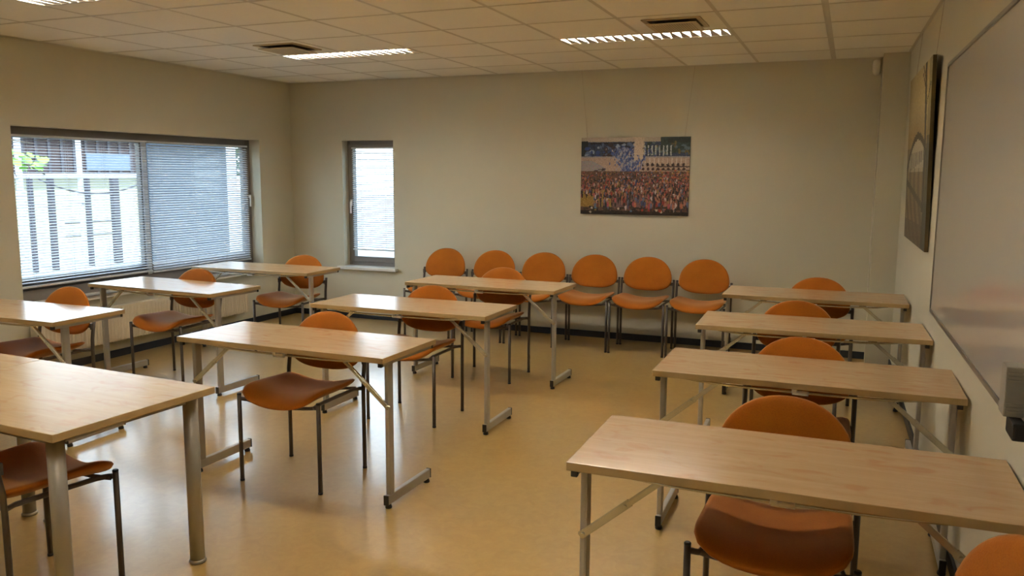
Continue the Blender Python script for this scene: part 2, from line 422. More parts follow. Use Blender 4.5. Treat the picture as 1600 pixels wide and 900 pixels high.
def blind(name, label, axis, d, u0, u1, zt, zb, tilt, cords, loc, wand=None):
    """tilt: radians, slat turned about its length; d: depth coordinate of the slat centre"""
    root = thing(name, label, 'window blind', loc, group='venetian blinds')
    off = Vector(loc)
    def put(p): return (d+p[0], p[1], p[2]) if axis == 'y' else (p[1], d-p[0], p[2])
    def fin(nm, bm, m):
        o = obj(nm, bm, m, root); o.location = -off; return o
    def box(bm, a0, a1, ua, ub, za, zb, bev=0.):
        if axis == 'y': bx(bm, d+a0, d+a1, ua, ub, za, zb, bev=bev)
        else: bx(bm, ua, ub, d-a1, d-a0, za, zb, bev=bev)
    bm = B(); box(bm, -.010, .010, u0, u1, zt-.016, zt, .002); fin('headrail', bm, M['slat'])
    bm = B(); box(bm, -.012, .012, u0, u1, zb, zb+.016, .003); fin('bottom_rail', bm, M['slat'])
    bm = B(); z = zt-.04; rnd = random.Random(3)
    while z > zb+.024:
        t = tilt+rnd.uniform(-.03, .03); sag = rnd.uniform(-.0012, .0012)
        w = .0122
        prof = []
        for k in range(5):
            s = (k/4*2-1)*w; c = .0016*(1-(k/2-1)**2)
            prof.append((s*math.cos(t)-c*math.sin(t), s*math.sin(t)+c*math.cos(t)))
        rows = []
        for (a, c) in prof:
            rows.append([bm.verts.new(put((a, u, z+c+sag*math.sin(PI*(u-u0)/(u1-u0))))) for u in (u0+.004, (u0+u1)/2, u1-.004)])
        for k in range(4):
            for q in range(2):
                f = bm.faces.new((rows[k][q], rows[k][q+1], rows[k+1][q+1], rows[k+1][q])); f.smooth = True
        z -= .0222
    fin('slats', bm, M['slat'])
    for u in cords:
        bm = B()
        for a in (-.0128, .0128): tube(bm, [put((a, u, zt-.03)), put((a, u, zb+.012))], .0009, 5)
        fin('ladder_cord', bm, M['cord'])
    if wand is not None:
        bm = B(); tube(bm, [put((.018, wand, zt-.02)), put((.020, wand+.01, zt-.62))], .003, 8); fin('tilt_wand', bm, M['white'])
    return root
dB = XL-.108
blind('venetian_blind', 'half open silver venetian blind on the left half of the wide window', 'y', dB, 4.300, 5.640, 1.836, .668, -.26, (4.48, 4.83, 5.18, 5.50), (dB, 4.97, 1.83))
blind('venetian_blind', 'nearly closed blue grey venetian blind on the right half of the wide window', 'y', dB, 5.652, 6.972, 1.836, .655, -.56, (5.80, 6.20, 6.60, 6.88), (dB, 6.31, 1.83))
dB2 = fy-.028
blind('venetian_blind', 'small half open venetian blind on the narrow window beside the corner', 'x', dB2, x0+.072, x1-.030, 1.835, .735, -.42, (-4.87, -4.57), (-4.74, dB2, 1.83))

# ------------------------------------------------------------------ outside
bm = B(); bx(bm, -60, XL-WT-.01, -30, 60, -.32, -.15); struct(obj('ground', bm, M['paving']))
bm = B(); bx(bm, XL-WT-.01, 20, YB+WT+.01, 60, -.32, -.15); struct(obj('ground', bm, plain('bleached_lawn', (.09, .135, .125), .95, noise=.2, nscale=2)))
FX = -17.0
bd = thing('brick_building', 'dark red brick building with pale ground floor across the yard', 'building', (FX-3, 11.8, -.15))
def fin_b(nm, bm, m, root):
    o = obj(nm, bm, m, root); o.location = -Vector(root.location); return o
bm = B(); bx(bm, FX-6, FX, 6, 16.7, 1.52, 2.36); fin_b('upper_wall', bm, M['brick'], bd)
bm = B(); bx(bm, FX-6, FX-.3, 6, 16.7, -.15, 1.52); fin_b('ground_floor_wall', bm, M['render'], bd)
bm = B()
for k in range(29): bx(bm, FX, FX+.03, 7+.33*k, 7.07+.33*k, 1.55, 2.33)
fin_b('seam_strips', bm, M['steeldark'], bd)
bm = B(); bx(bm, FX, FX+.05, 14.6, 15.9, 1.62, 2.02, bev=.01); fin_b('window', bm, M['outglass'], bd)
bm = B(); bx(bm, FX-6.3, FX+.2, 5.7, 17., 2.36, 2.44); fin_b('roof', bm, M['steeldark'], bd)
hs = thing('screen_wall', 'tall blue grey wall panel outside the right half of the wide window', 'wall panel', (-10.56, 11.1, -.15))
bm = B(); bx(bm, -10.62, -10.50, 10.28, 12.02, -.15, 2.2, bev=.01); fin_b('panel', bm, plain('blue_grey_render', (.022, .034, .056), .8), hs)
bm = B(); bx(bm, -10.66, -10.46, 10.25, 12.05, 2.2, 2.25, bev=.01); fin_b('coping', bm, M['steeldark'], hs)
tr = thing('tree', 'dark green tree beyond the right end of the wide window', 'tree', (-23, 29.0, -.15))
bm = B(); tube(bm, [(0, 0, 0), (.1, .05, 1.2), (.05, .1, 2.6)], .16, 8); obj('trunk', bm, M['twig'], tr)
bm = B(); rnd = random.Random(4)
for k in range(900):
    v = Vector((rnd.gauss(0, 1), rnd.gauss(0, 1), rnd.gauss(0, 1))).normalized()*rnd.uniform(.6, 1.)**.5
    c = Vector((v.x*1.7, v.y*1.7, 3.0+v.z*2.3)); a = Vector((rnd.uniform(-1, 1), rnd.uniform(-1, 1), rnd.uniform(-.6, .6))).normalized(); b2 = v.cross(a).normalized()
    q = rnd.uniform(.12, .2); vs = [bm.verts.new(c+a*q*m+b2*q*n_*.6) for m, n_ in ((-1, 0), (0, -1), (1, 0), (0, 1))]; bm.faces.new(vs)
fo = obj('foliage', bm, M['leaf_dark'], tr); fo['kind'] = 'stuff'
# white steel frame with dark posts in the yard
pg = thing('steel_pergola', 'white steel frame with a beam and posts outside the wide window', 'pergola', (-13, 11.8, -.15))
bm = B(); bx(bm, -13.05, -12.95, 9.5, 12.6, 1.46, 1.53, bev=.01); fin_b('beam', bm, M['steelwhite'], pg)
for (y, z1_, w) in ((9.844, 3.6, .04), (11.036, 3.6, .03), (12.53, 3.6, .04), (15.0, 3.6, .15)):
    bm = B(); bx(bm, -13.04, -12.96, y-w, y+w, -.15, z1_, bev=.01); fin_b('post', bm, M['steelwhite'], pg)
for (y, w, zt) in ((9.94, .025, 1.45), (10.33, .04, 1.45), (11.08, .028, 1.45), (11.68, .07, 1.45)):
    bm = B(); bx(bm, -12.94, -12.84, y-w, y+w, -.15, zt, bev=.01); fin_b('dark_post', bm, M['steeldark'], pg)
bm = B()
pts = []
for k in range(13):
    t = k/12; pts.append((-12.8, 10.04+2.4*t, 1.44-1.08*t*(1-t)))
tube(bm, pts, .014, 6); fin_b('cable', bm, M['steeldark'], pg)
rl = thing('yard_railing', 'dark horizontal railing in front of the pale ground floor', 'railing', (-14.5, 13, -.15))
for z in (.28, .55):
    bm = B(); bx(bm, -14.53, -14.47, 11.9, 13.2, z-.02, z+.02, bev=.01); fin_b('rail', bm, M['steeldark'], rl)
for y in (13.1,):
    bm = B(); bx(bm, -14.53, -14.47, y-.03, y+.03, -.15, .6, bev=.01); fin_b('post', bm, M['steeldark'], rl)
# leafy branch close to the window
br = thing('young_tree', 'tree whose bright green leafy branch hangs outside the left end of the wide window', 'tree', (-7.9, 5.44, 1.73))
bm = B(); tube(bm, [(0, -.55, .16), (.02, -.1, .10), (.05, .28, .02), (.03, .62, -.10), (.02, .82, -.2)], .008, 6)
tube(bm, [(.03, .2, .04), (.1, .42, .14), (.12, .6, .12)], .005, 6); tube(bm, [(.04, .35, .0), (-.05, .55, -.22)], .005, 6)
obj('twig', bm, M['twig'], br)
bm = B(); tube(bm, [(0, -.95, -1.88), (.02, -.93, -.8), (0, -.9, .5)], .035, 8); tube(bm, [(.01, -.92, -.1), (0, -.72, .1), (0, -.54, .16)], .012, 6); obj('trunk', bm, M['twig'], br)
bm = B(); rnd = random.Random(11)
def leaf(c, size, n, rot):
    z = Vector(n).normalized(); x = z.cross(Vector((math.cos(rot), math.sin(rot), .2))).normalized(); y = z.cross(x)
    out = [(0, -.5), (.28, -.42), (.5, -.12), (.36, .02), (.42, .3), (.16, .28), (0, .58), (-.16, .28), (-.42, .3), (-.36, .02), (-.5, -.12), (-.28, -.42)]
    ctr = bm.verts.new(Vector(c)-z*.03*size)
    vs = [bm.verts.new(Vector(c)+x*p[0]*size+y*p[1]*size) for p in out]
    for k in range(len(vs)): bm.faces.new((ctr, vs[k], vs[(k+1) % len(vs)]))
for k in range(70):
    t = rnd.random(); yy = -.5+1.25*t
    leaf((rnd.uniform(-.12, .14), yy, .08-.22*max(0, t-.3)+rnd.uniform(-.16, .16)*(1.2-.8*t)), rnd.uniform(.08, .13), (rnd.uniform(.3, 1), rnd.uniform(-.5, .5), rnd.uniform(.3, 1)), rnd.uniform(0, 6.3))
lo = obj('leaves', bm, M['leaf'], br); lo['kind'] = 'stuff'

# ------------------------------------------------------------------ radiator under the big window
ra = thing('radiator', 'long cream panel radiator below the wide window', 'radiator', (XL+.07, 5.46, .15))
bm = B()
ry0, ry1, rz0, rz1 = 4.30, 6.655, .0, .30
n = 70; zs = (.012, .03, .27, .288)
for side, xf in ((1, .035), (-1, -.035)):
    prev = None
    for k in range(n*4+1):
        y = (ry0-5.46)+(ry1-ry0)*k/(n*4); ph = k % 4
        dx = (.0, .006, .006, .0)[ph]*side
        cur = [bm.verts.new((xf+(dx if 0 < i < 3 else 0), y, z)) for i, z in enumerate(zs)]
        if prev:
            for i in range(3): bm.faces.new((prev[i], cur[i], cur[i+1], prev[i+1]))
        prev = cur
bx(bm, -.035, .035, ry0-5.46-.004, ry0-5.46+.004, .012, .288); bx(bm, -.035, .035, ry1-5.46-.004, ry1-5.46+.004, .012, .288)
obj('panel', bm, M['radiator'], ra)
bm = B()
for k in range(n):
    y = (ry0-5.46)+(ry1-ry0)*(k+.5)/n
    bx(bm, -.030, .030, y-.004, y+.004, .004, .296)
obj('fins', bm, M['radiator'], ra)
bm = B(); bx(bm, -.037, .037, ry0-5.46, ry1-5.46, .288, .30, bev=.003)
obj('top_grille', bm, M['radiator'], ra)
for y in (4.7-5.46, 6.3-5.46):
    bm = B(); bx(bm, -.066, -.036, y-.02, y+.02, .05, .25); obj('bracket', bm, M['radiator'], ra)
bm = B(); tube(bm, [(0, ry0-5.46+.03, .0), (0, ry0-5.46+.03, -.15)], .008, 8); tube(bm, [(0, ry0-5.46+.08, .0), (0, ry0-5.46+.08, -.15)], .008, 8)
obj('pipe', bm, M['radiator'], ra)

# ------------------------------------------------------------------ ceiling luminaires
LLAB = ['lit recessed louvre lamp in the ceiling near the left back corner', 'lit recessed louvre lamp cut by the top left edge of the photo',
        'recessed louvre lamp above the photographer on the window side',
        'lit recessed louvre lamp in the ceiling in front of the crowd picture', 'recessed louvre lamp just above the top of the photo',
        'recessed louvre lamp above the photographer on the whiteboard side']
def make_lamp(L, W):
    t = thing('ceiling_lamp', LLAB[0], 'ceiling lamp', (0, 0, ZC), group='recessed louvre lamps')
    h = .085
    bm = B()
    for s in (-1, 1):                                   # curved side reflectors and the housing ends
        rows = []
        for k in range(6):
            a = k/5*PI/2
            rows.append((s*(W/2-.012-.04*(1-math.cos(a))), .002+h*math.sin(a)*.9))
        for (p, q) in zip(rows[:-1], rows[1:]):
            quad(bm, (-L/2+.012, p[0], p[1]), (L/2-.012, p[0], p[1]), (L/2-.012, q[0], q[1]), (-L/2+.012, q[0], q[1]))
    quad(bm, (-L/2+.012, -W/2+.05, h), (L/2-.012, -W/2+.05, h), (L/2-.012, W/2-.05, h), (-L/2+.012, W/2-.05, h))
    for s in (-1, 1): quad(bm, (s*(L/2-.012), -W/2+.012, 0), (s*(L/2-.012), W/2-.012, 0), (s*(L/2-.012), W/2-.012, h), (s*(L/2-.012), -W/2+.012, h))
    obj('reflector', bm, M['reflector'], t)
    bm = B()
    bx(bm, -L/2, L/2, -W/2, -W/2+.014, -.002, .004); bx(bm, -L/2, L/2, W/2-.020, W/2, -.002, .002)
    bx(bm, -L/2, -L/2+.014, -W/2+.014, W/2-.014, -.002, .004); bx(bm, L/2-.014, L/2, -W/2+.014, W/2-.014, -.002, .004)
    obj('frame', bm, M['tbar'], t)
    bm = B()
    nb = 17
    for k in range(nb):                                 # louvre cross blades, cut as wedges to imitate the tube's reflected light
        x = -L/2+.05+(L-.1)*k/(nb-1)
        wn, wf = .005, .5*(L-.1)/(nb-1)*.97             # sawtooth plan leaves bright triangles: slim on one side, broad on the other
        p = [(x-wn, -W/2+.016), (x+wn, -W/2+.016), (x+wf, W/2-.012), (x-wf, W/2-.012)]
        a = [bm.verts.new((*q, .003)) for q in p]; b2 = [bm.verts.new((*q, .010)) for q in p]
        for i in range(4): bm.faces.new((a[i], a[(i+1) % 4], b2[(i+1) % 4], b2[i]))
        bm.faces.new(a[::-1]); bm.faces.new(b2)
    obj('louvre', bm, M['louvre'], t)
    for s in (-1, 1):
        bm = B(); tube(bm, [(-L/2+.04, s*.062, .062), (L/2-.04, s*.062, .062)], .011, 10); obj('fluorescent_tube', bm, M['lamp'], t)
    return t
lx = LAMPS[0]; lamp0 = make_lamp(lx[1]-lx[0], lx[3]-lx[2])
for k, l in enumerate(LAMPS):
    loc = ((l[0]+l[1])/2, (l[2]+l[3])/2, ZC)
    if k == 0: lamp0.location = loc
    else: dup(lamp0, loc, 0, LLAB[k])

# ceiling air diffusers: ring flush with the tiles, a perforated plate hanging below
def make_vent(loc, label):
    t = thing('air_vent', label, 'air vent', loc, group='square air vents')
    w = .185
    bm = B()
    for (a, b2, c, d) in ((-w, w, -w, -w+.03), (-w, w, w-.03, w), (-w, -w+.03, -w+.03, w-.03), (w-.03, w, -w+.03, w-.03)):
        bx(bm, a, b2, c, d, -.008, -.0, bev=.002)
    obj('frame', bm, M['vent'], t)
    bm = B(); bx(bm, -w+.03, w-.03, -w+.03, w-.03, -.004, .0); obj('recess', bm, M['ventdark'], t)  # flat dark sheet: the shade in the gap above the plate, as colour
    bm = B(); p = .158; bx(bm, -p, p, -p, p, -.032, -.024, bev=.004)
    obj('plate', bm, M['vent'], t)
    bm = B(); nh = 17
    for i in range(nh):
        for j in range(nh):
            x = -.125+.25*i/(nh-1); y = -.125+.25*j/(nh-1); r = .0042
            vs = [bm.verts.new((x+r*math.cos(k*PI/3), y+r*math.sin(k*PI/3), -.0324)) for k in range(6)]
            bm.faces.new(vs)
    obj('perforation', bm, M['ventdark'], t)
    bm = B()
    for (x, y) in ((-.1, -.1), (.1, -.1), (-.1, .1), (.1, .1)): tube(bm, [(x, y, -.025), (x, y, -.003)], .005, 6)
    obj('spacer', bm, M['ventdark'], t)
    return t
v0 = make_vent((-4.10, 5.43, ZC), 'square ceiling air vent beside the lamp near the left back corner')
dup(v0, (-1.10, 5.45, ZC), 0, 'square ceiling air vent beside the lamp in front of the crowd picture')

# ------------------------------------------------------------------ folding tables
def rod(bm, a, b, r, seg=10): tube(bm, [a, b], r, seg)
def make_table(L, W, label):
    t = thing('folding_table', label, 'table', group='maple folding tables')
    H, T = .735, .026
    bm = B()
    bx(bm, -L/2, L/2, -W/2, W/2, H-T, H, bev=.0025)
    for f in bm.faces:
        n_ = f.normal if f.normal.length else (f.normal_update() or f.normal)
        f.normal_update()
        f.material_index = 0 if abs(f.normal.z) > .75 else 1
    obj('tabletop', bm, [M['maple'], M['edge']], t)
    zb = H-T
    yl = -W/2+.10
    for s in (-1, 1):
        xe = s*(L/2-.032)
        bm = B(); bx(bm, xe-.0115, xe+.0115, yl-.022, yl+.022, .052, zb-.002, bev=.007); obj('leg', bm, M['silver'], t)
        bm = B()
        bx(bm, xe-.0125, xe+.0125, -W/2+.064, W/2-.032, .019, .066, bev=.006); ft = obj('foot', bm, M['silver'], t)
        for (ya, yb) in ((-W/2+.0575, -W/2+.065), (W/2-.033, W/2-.0255)):
            bm = B(); bx(bm, xe-.0130, xe+.0130, ya, yb, .0185, .0665, bev=.003); obj('end_cap', bm, M['black'], ft)
        for y in (-W/2+.082, W/2-.052):
            bm = B(); lathe(bm, [(.015, 0), (.017, .006), (.013, .017), (.008, .022)], xe, y, 12); obj('glide', bm, M['black'], ft)
        bm = B(); bx(bm, s*(L/2-.022)-.009, s*(L/2-.022)+.009, -W/2+.020, W/2-.020, zb-.018, zb-.001, bev=.003); cr = obj('cross_bar', bm, M['silver'], t)
        for y in (-W/2+.016, W/2-.016):
            bm = B(); bx(bm, s*(L/2-.022)-.010, s*(L/2-.022)+.010, y-.009, y+.009, zb-.0195, zb-.0008, bev=.003); obj('end_cap', bm, M['black'], cr)
        # folding stay: a zinc channel from the leg up to the underside
        xi = s*(L/2-.275)
        A = Vector((xe, yl-.020, .490)); D = Vector((xi, yl-.020, zb-.012))
        bm = B()
        d = (D-A).normalized(); mid = A+(D-A)*.52
        nrm = d.cross(Vector((0, 1, 0))).normalized()
        def chan(p, q, w, tk):
            vs = []
            for e in (p, q):
                for (a, b2) in ((-w, -tk), (w, -tk), (w, tk), (-w, tk)):
                    vs.append(bm.verts.new(e+nrm*a+Vector((0, 1, 0))*b2))
            for k in range(4): bm.faces.new((vs[k], vs[(k+1) % 4], vs[4+(k+1) % 4], vs[4+k]))
            bm.faces.new(vs[:4][::-1]); bm.faces.new(vs[4:])
        chan(A-d*.014, mid+d*.02, .0118, .0062); chan(mid-d*.02, D+d*.012, .0088, .0080)
        bmesh.ops.bevel(bm, geom=bm.edges[:], offset=.0028, segments=2, affect='EDGES')
        stay = obj('brace', bm, M['chrome'], t)
        for p in (A, mid, D):
            bm = B(); tube(bm, [p+Vector((0, -.012, 0)), p+Vector((0, .012, 0))], .0055, 8); obj('bolt', bm, M['chrome'], stay)
        bm = B(); bx(bm, xi-.022, xi+.022, yl-.034, yl+.0, zb-.016, zb-.0005, bev=.002); obj('hinge_plate', bm, M['chrome'], t)
    for y in (-W/2+.045, W/2-.045):
        pts = []
        for k in range(15):
            u = k/14*2-1; pts.append((u*(L/2-.12), y, zb-.004-.017*(1-u**4)))
        bm = B(); tube(bm, pts, .0055, 8); obj('rail', bm, M['chrome'], t)
    bm = B(); bx(bm, -.030, -.010, -W/2+.026, -W/2+.052, zb-.024, zb-.0005, bev=.004); tube(bm, [(-.028, -W/2+.036, zb-.021), (.034, -W/2+.036, zb-.021)], .0095, 14)
    obj('release_clip', bm, M['bracket'], t)
    bm = B(); tube(bm, [(.16, W/2-.05, zb-.02), (.16, W/2-.05, zb-.052)], .006, 8); tube(bm, [(.145, W/2-.05, zb-.02), (.175, W/2-.05, zb-.02)], .009, 8)
    obj('release_pin', bm, M['black'], t)
    return t
LM, WM, LR, WR = 1.2205, .4944, 1.1856, .5124
TB = {  # corner x, y, rotation (deg), label
 'M1': (-3.11846, 3.15261, -1.305, 'maple folding table nearest in the middle column, beyond the round-legged desk'),
 'M2': (-3.14785, 4.31536, -.02, 'second maple folding table of the middle column'),
 'M3': (-3.13477, 5.50232, -.909, 'farthest maple folding table of the middle column, in front of the chair row'),
 'L1': (-5.24699, 3.17581, .195, 'front maple folding table of the window column, cut by the left photo edge'),
 'L2': (-5.23206, 4.44752, -3.4, 'second maple folding table of the window column, in front of the radiator'),
 'L3': (-5.36517, 5.63887, .49, 'farthest maple folding table of the window column, beside the back left corner'),
 'R1': (-.71682, 2.17629, .383, 'biggest, nearest maple folding table along the whiteboard wall'),
 'R2': (-.73536, 3.39194, .482, 'second maple folding table from the front along the whiteboard wall'),
 'R3': (-.75875, 4.56003, 1.618, 'third maple folding table from the front along the whiteboard wall'),
 'R4': (-.79577, 5.83806, .310, 'farthest maple folding table along the whiteboard wall, beside the corner pillar'),
}
protoM = protoR = None
for k, (x, y, a, lab) in TB.items():
    a = math.radians(a); L, W = (LR, WR) if k[0] == 'R' else (LM, WM)
    ex = Vector((math.cos(a), math.sin(a), 0)); ey = Vector((-math.sin(a), math.cos(a), 0))
    c = Vector((x, y, 0))+ex*L/2+ey*W/2
    if k[0] == 'R':                                  # keep the far right end just clear of the askew wall
        over = (c+ex*L/2).x - (wx(c.y+W/2)-.004)
        if over > 0: c.x -= over
    p = protoR if k[0] == 'R' else protoM
    if p is None:
        p = make_table(L, W, lab); p.location = c; p.rotation_euler = (0, 0, a)
        if k[0] == 'R': protoR = p
        else: protoM = p
    else: dup(p, c, a, lab)

# ------------------------------------------------------------------ chairs
def sup(u, v, n): return (abs(u)**n+abs(v)**n)**(1/n)
def pad(bm, f, nr=9, na=44):
    """closed cushion: f(r, angle, side) gives a point; rim where r = 1"""
    rows = []
    for side in (1, -1):
        for i in range(nr+1):
            r = i/nr
            r = 1-(1-r)**1.7
            rows.append((side, r))
    top = []; bot = []
    for side, store in ((1, top), (-1, bot)):
        for i in range(1, nr+1):
            r = 1-(1-i/nr)**1.7
            if side == -1 and i == nr: break
            store.append([bm.verts.new(f(r, 2*PI*k/na, side)) for k in range(na)])
    rim = top[-1]
    for store, side in ((top, 1), (bot, -1)):
        c = bm.verts.new(f(0, 0, side)); first = store[0]
        for k in range(na): 
            fc = bm.faces.new((c, first[k], first[(k+1) % na])); fc.smooth = True
        seq = store if side == 1 else store+[rim]
        for a, b2 in zip(seq[:-1], seq[1:]):
            for k in range(na):
                fc = bm.faces.new((a[k], a[(k+1) % na], b2[(k+1) % na], b2[k])); fc.smooth = True
def seat_mid(x, y):
    # saddle: sides rise, front lip rolls down a little
    return .436+.052*(abs(x)/.222)**2.2*(1.-.10*(y/.2))-.018*max(0, (-y-.10)/.12)**2+.012*max(0, (y-.05)/.15)**2
def seat_f(r, a, side):
    c, s = math.cos(a), math.sin(a); n = 7.0
    k = 1/(abs(c)**n+abs(s)**n)**(1/n)
    x = .228*c*k*r; y = -.018+.218*s*k*r
    x *= 1-.03*((y+.2)/.4)
    t = (.024+.006*max(0, -y/.2))*(max(0, 1-r**6))**.5
    return (x, y, seat_mid(x, y)+side*t*(1. if side > 0 else .75))
def back_f(r, a, side):
    c, s = math.cos(a), math.sin(a)
    if s >= 0: n, b2 = 2.15, .205
    else: n, b2 = 2.5, .098
    k = 1/(abs(c)**n+abs(s)**n)**(1/n)
    x = .222*c*k*r; z = .615+b2*s*k*r
    if s < 0: x *= 1-.06*(abs(s)*r)
    t = .018*(max(0, 1-r**6))**.5
    y = .226+(z-.60)*.20-.022*(x/.222)**2
    return (x, y-side*t, z)
def make_chair(label):
    t = thing('visitor_chair', label, 'chair', group='orange visitor chairs')
    bm = B(); pad(bm, seat_f, 9, 48); obj('seat', bm, M['fabric'], t)
    bm = B(); pad(bm, back_f, 9, 48); obj('backrest', bm, M['fabric'], t)
    R_ = .0108
    for s in (-1, 1):
        x = s*.2375
        bm = B(); tube(bm, [(x, -.2, .008), (x, -.2, .452)], R_, 12); lg = obj('leg', bm, M['tube'], t)
        bm = B(); lathe(bm, [(.0112, .450), (.0112, .456), (.008, .459)], x, -.2, 12); obj('cap', bm, M['black'], lg)
        bm = B(); lathe(bm, [(.012, 0), (.012, .010)], x, -.2, 12); obj('glide', bm, M['black'], lg)
        bm = B(); tube(bm, [(x, .2, .008), (x, .2, .42), (x, .203, .50), (x, .212, .56), (x, .222, .618)], R_, 12); lg = obj('leg', bm, M['tube'], t)
        bm = B(); lathe(bm, [(.0112, .617), (.0112, .622), (.007, .625)], x, .2225, 12); obj('cap', bm, M['black'], lg)
        bm = B(); lathe(bm, [(.012, 0), (.012, .010)], x, .2, 12); obj('glide', bm, M['black'], lg)
        # side rail: from the front leg in under the seat and back to the rear leg
        bm = B(); tube(bm, [(x, -.2, .432), (s*.205, -.192, .428), (s*.196, -.15, .430), (s*.200, .0, .434), (s*.208, .15, .438), (s*.222, .192, .436), (x, .2, .434)], .0105, 8, r2=.0065, up=(0, 0, 1))
        obj('side_rail', bm, M['tube'], t)
        bm = B(); bx(bm, s*.2375-.006, s*.2375+.006, .196, .212, .565, .605); bx(bm, min(s*.195, s*.2375), max(s*.195, s*.2375), .2105, .2185, .572, .600, bev=.002); obj('backrest_bracket', bm, M['tube'], t)
    bm = B(); pts = []
    for k in range(11):
        u = k/10*2-1; pts.append((u*.228, -.185, .428-.020*(1-u*u)))
    tube(bm, pts, .009, 8, r2=.006, up=(0, 0, 1)); obj('cross_rail', bm, M['tube'], t)
    bm = B(); tube(bm, [(-.20, .19, .436), (-.1, .19, .424), (.1, .19, .424), (.20, .19, .436)], .008, 8, r2=.006, up=(0, 0, 1)); obj('cross_rail', bm, M['tube'], t)
    # linking hooks on the right legs
    for (x, y) in ((.2375, -.2), (.2375, .2)):
        bm = B(); tube(bm, [(x+.009, y-.008, .155), (x+.014, y-.012, .14), (x+.0155, y-.014, .122), (x+.0155, y-.013, .112), (x+.012, y-.011, .106), (x+.008, y-.007, .11)], .0022, 6); obj('link_hook', bm, M['tube'], t)
    return t
CH = [ # centre x, y (midway front and back legs), rotation deg, label
 (-2.557, 3.421, 0, 'orange chair pulled up to the nearest middle-column table, whole seat visible below it'),
 (-2.546, 4.597, 0, 'orange chair at the second table of the middle column'),
 (-2.530, 5.778, 0, 'orange chair at the farthest table of the middle column, in front of the chair row'),
 (-4.655, 3.560, 0, 'orange chair at the front table of the window column, by the left photo edge'),
 (-4.657, 4.712, 0, 'orange chair before the radiator at the second window-column table'),
 (-4.555, 5.958, 6, 'orange chair in the back left corner at the farthest window-column table'),
 (-.160, 2.590, 0, 'orange chair whose seat shows under the nearest whiteboard-wall table'),
 (-.170, 3.698, 0, 'orange chair behind the second whiteboard-wall table'),
 (-.255, 4.876, 0, 'orange chair behind the third whiteboard-wall table'),
 (-.180, 6.142, 0, 'orange chair behind the farthest whiteboard-wall table, near the pillar'),
 (.164, 1.752, -66, 'orange chair with only its curved backrest top showing in the bottom right corner'),
 (-3.727, 7.150, 0, 'leftmost chair of the orange row along the back wall, nearest the narrow window'),
 (-3.190, 7.148, 0, 'second chair from the left in the orange row along the back wall'),
 (-2.676, 7.143, 0, 'third chair from the left in the orange row along the back wall'),
 (-2.171, 7.138, 0, 'fourth chair from the left in the orange row along the back wall'),
 (-1.668, 7.135, 0, 'fifth chair from the left in the orange row along the back wall'),
 (-1.160, 7.125, 0, 'rightmost chair of the orange row along the back wall'),
 (-2.746, 2.014, 180-8.6, 'orange chair pushed under the round-legged desk in the lower left corner'),
]
ch0 = None
for (x, y, a, lab) in CH:
    if ch0 is None:
        ch0 = make_chair(lab); ch0.location = (x, y, 0); ch0.rotation_euler = (0, 0, math.radians(a))
    else: dup(ch0, (x, y, 0), math.radians(a), lab)

# ------------------------------------------------------------------ round-legged desks (two, end to end)
def make_desk(L, W, label):
    t = thing('office_desk', label, 'desk', group='round-legged desks')
    H, T = .72, .028
    bm = B(); bx(bm, -L/2, L/2, -W/2, W/2, H-T, H, bev=.003)
    for f in bm.faces:
        f.normal_update(); f.material_index = 0 if abs(f.normal.z) > .75 else 1
    obj('desktop', bm, [M['desk'], M['edge']], t)
    for sx in (-1, 1):
        for sy in (-1, 1):
            x, y = sx*(L/2-.075), sy*(W/2-.06)
            bm = B(); lathe(bm, [(.0285, .008), (.0285, H-T-.004)], x, y, 24); lg = obj('leg', bm, M['deskleg'], t)
            bm = B(); lathe(bm, [(.032, 0), (.034, .004), (.033, .010), (.029, .014)], x, y, 24); obj('foot_disc', bm, M['deskleg'], lg)
            bm = B(); lathe(bm, [(.042, H-T-.006), (.042, H-T-.0005)], x, y, 16); obj('mounting_plate', bm, M['deskleg'], lg)
    bm = B()
    for sy in (-1, 1): bx(bm, -L/2+.11, L/2-.11, sy*(W/2-.06)-.012, sy*(W/2-.06)+.012, H-T-.030, H-T-.0005, bev=.002)
    for sx in (-1, 1): bx(bm, sx*(L/2-.075)-.012, sx*(L/2-.075)+.012, -W/2+.09, W/2-.09, H-T-.030, H-T-.0005, bev=.002)
    obj('underframe', bm, M['deskleg'], t)
    return t
ad = math.radians(-3.6)
ex = Vector((math.cos(ad), math.sin(ad), 0)); ey = Vector((-math.sin(ad), math.cos(ad), 0))
RC = Vector((-2.281, 2.494, 0)); DL, DW = 1.045, .690
c1 = RC-ex*DL/2-ey*DW/2
d1 = make_desk(DL, DW, 'pale maple desk with round grey legs in the lower left of the photo')
d1.location = c1; d1.rotation_euler = (0, 0, ad)
dup(d1, c1-ex*(DL+.003), ad, 'pale desk joined to the left end of the round-legged desk, cut by photo edge')

# ------------------------------------------------------------------ pictures
def srgb(c): return lin([v/255 for v in c])
def art(name, nx, ny, w, h, colfn, mat, parent, place):
    bm = B(); lay = bm.loops.layers.float_color.new('Col')
    vs = [[bm.verts.new(place((i/nx-.5)*w, (j/ny-.5)*h)) for i in range(nx+1)] for j in range(ny+1)]
    for j in range(ny):
        for i in range(nx):
            f = bm.faces.new((vs[j][i], vs[j][i+1], vs[j+1][i+1], vs[j+1][i]))
            c = colfn((i+.5)/nx, (j+.5)/ny)
            for l in f.loops: l[lay] = (*c, 1)
    return obj(name, bm, mat, parent)

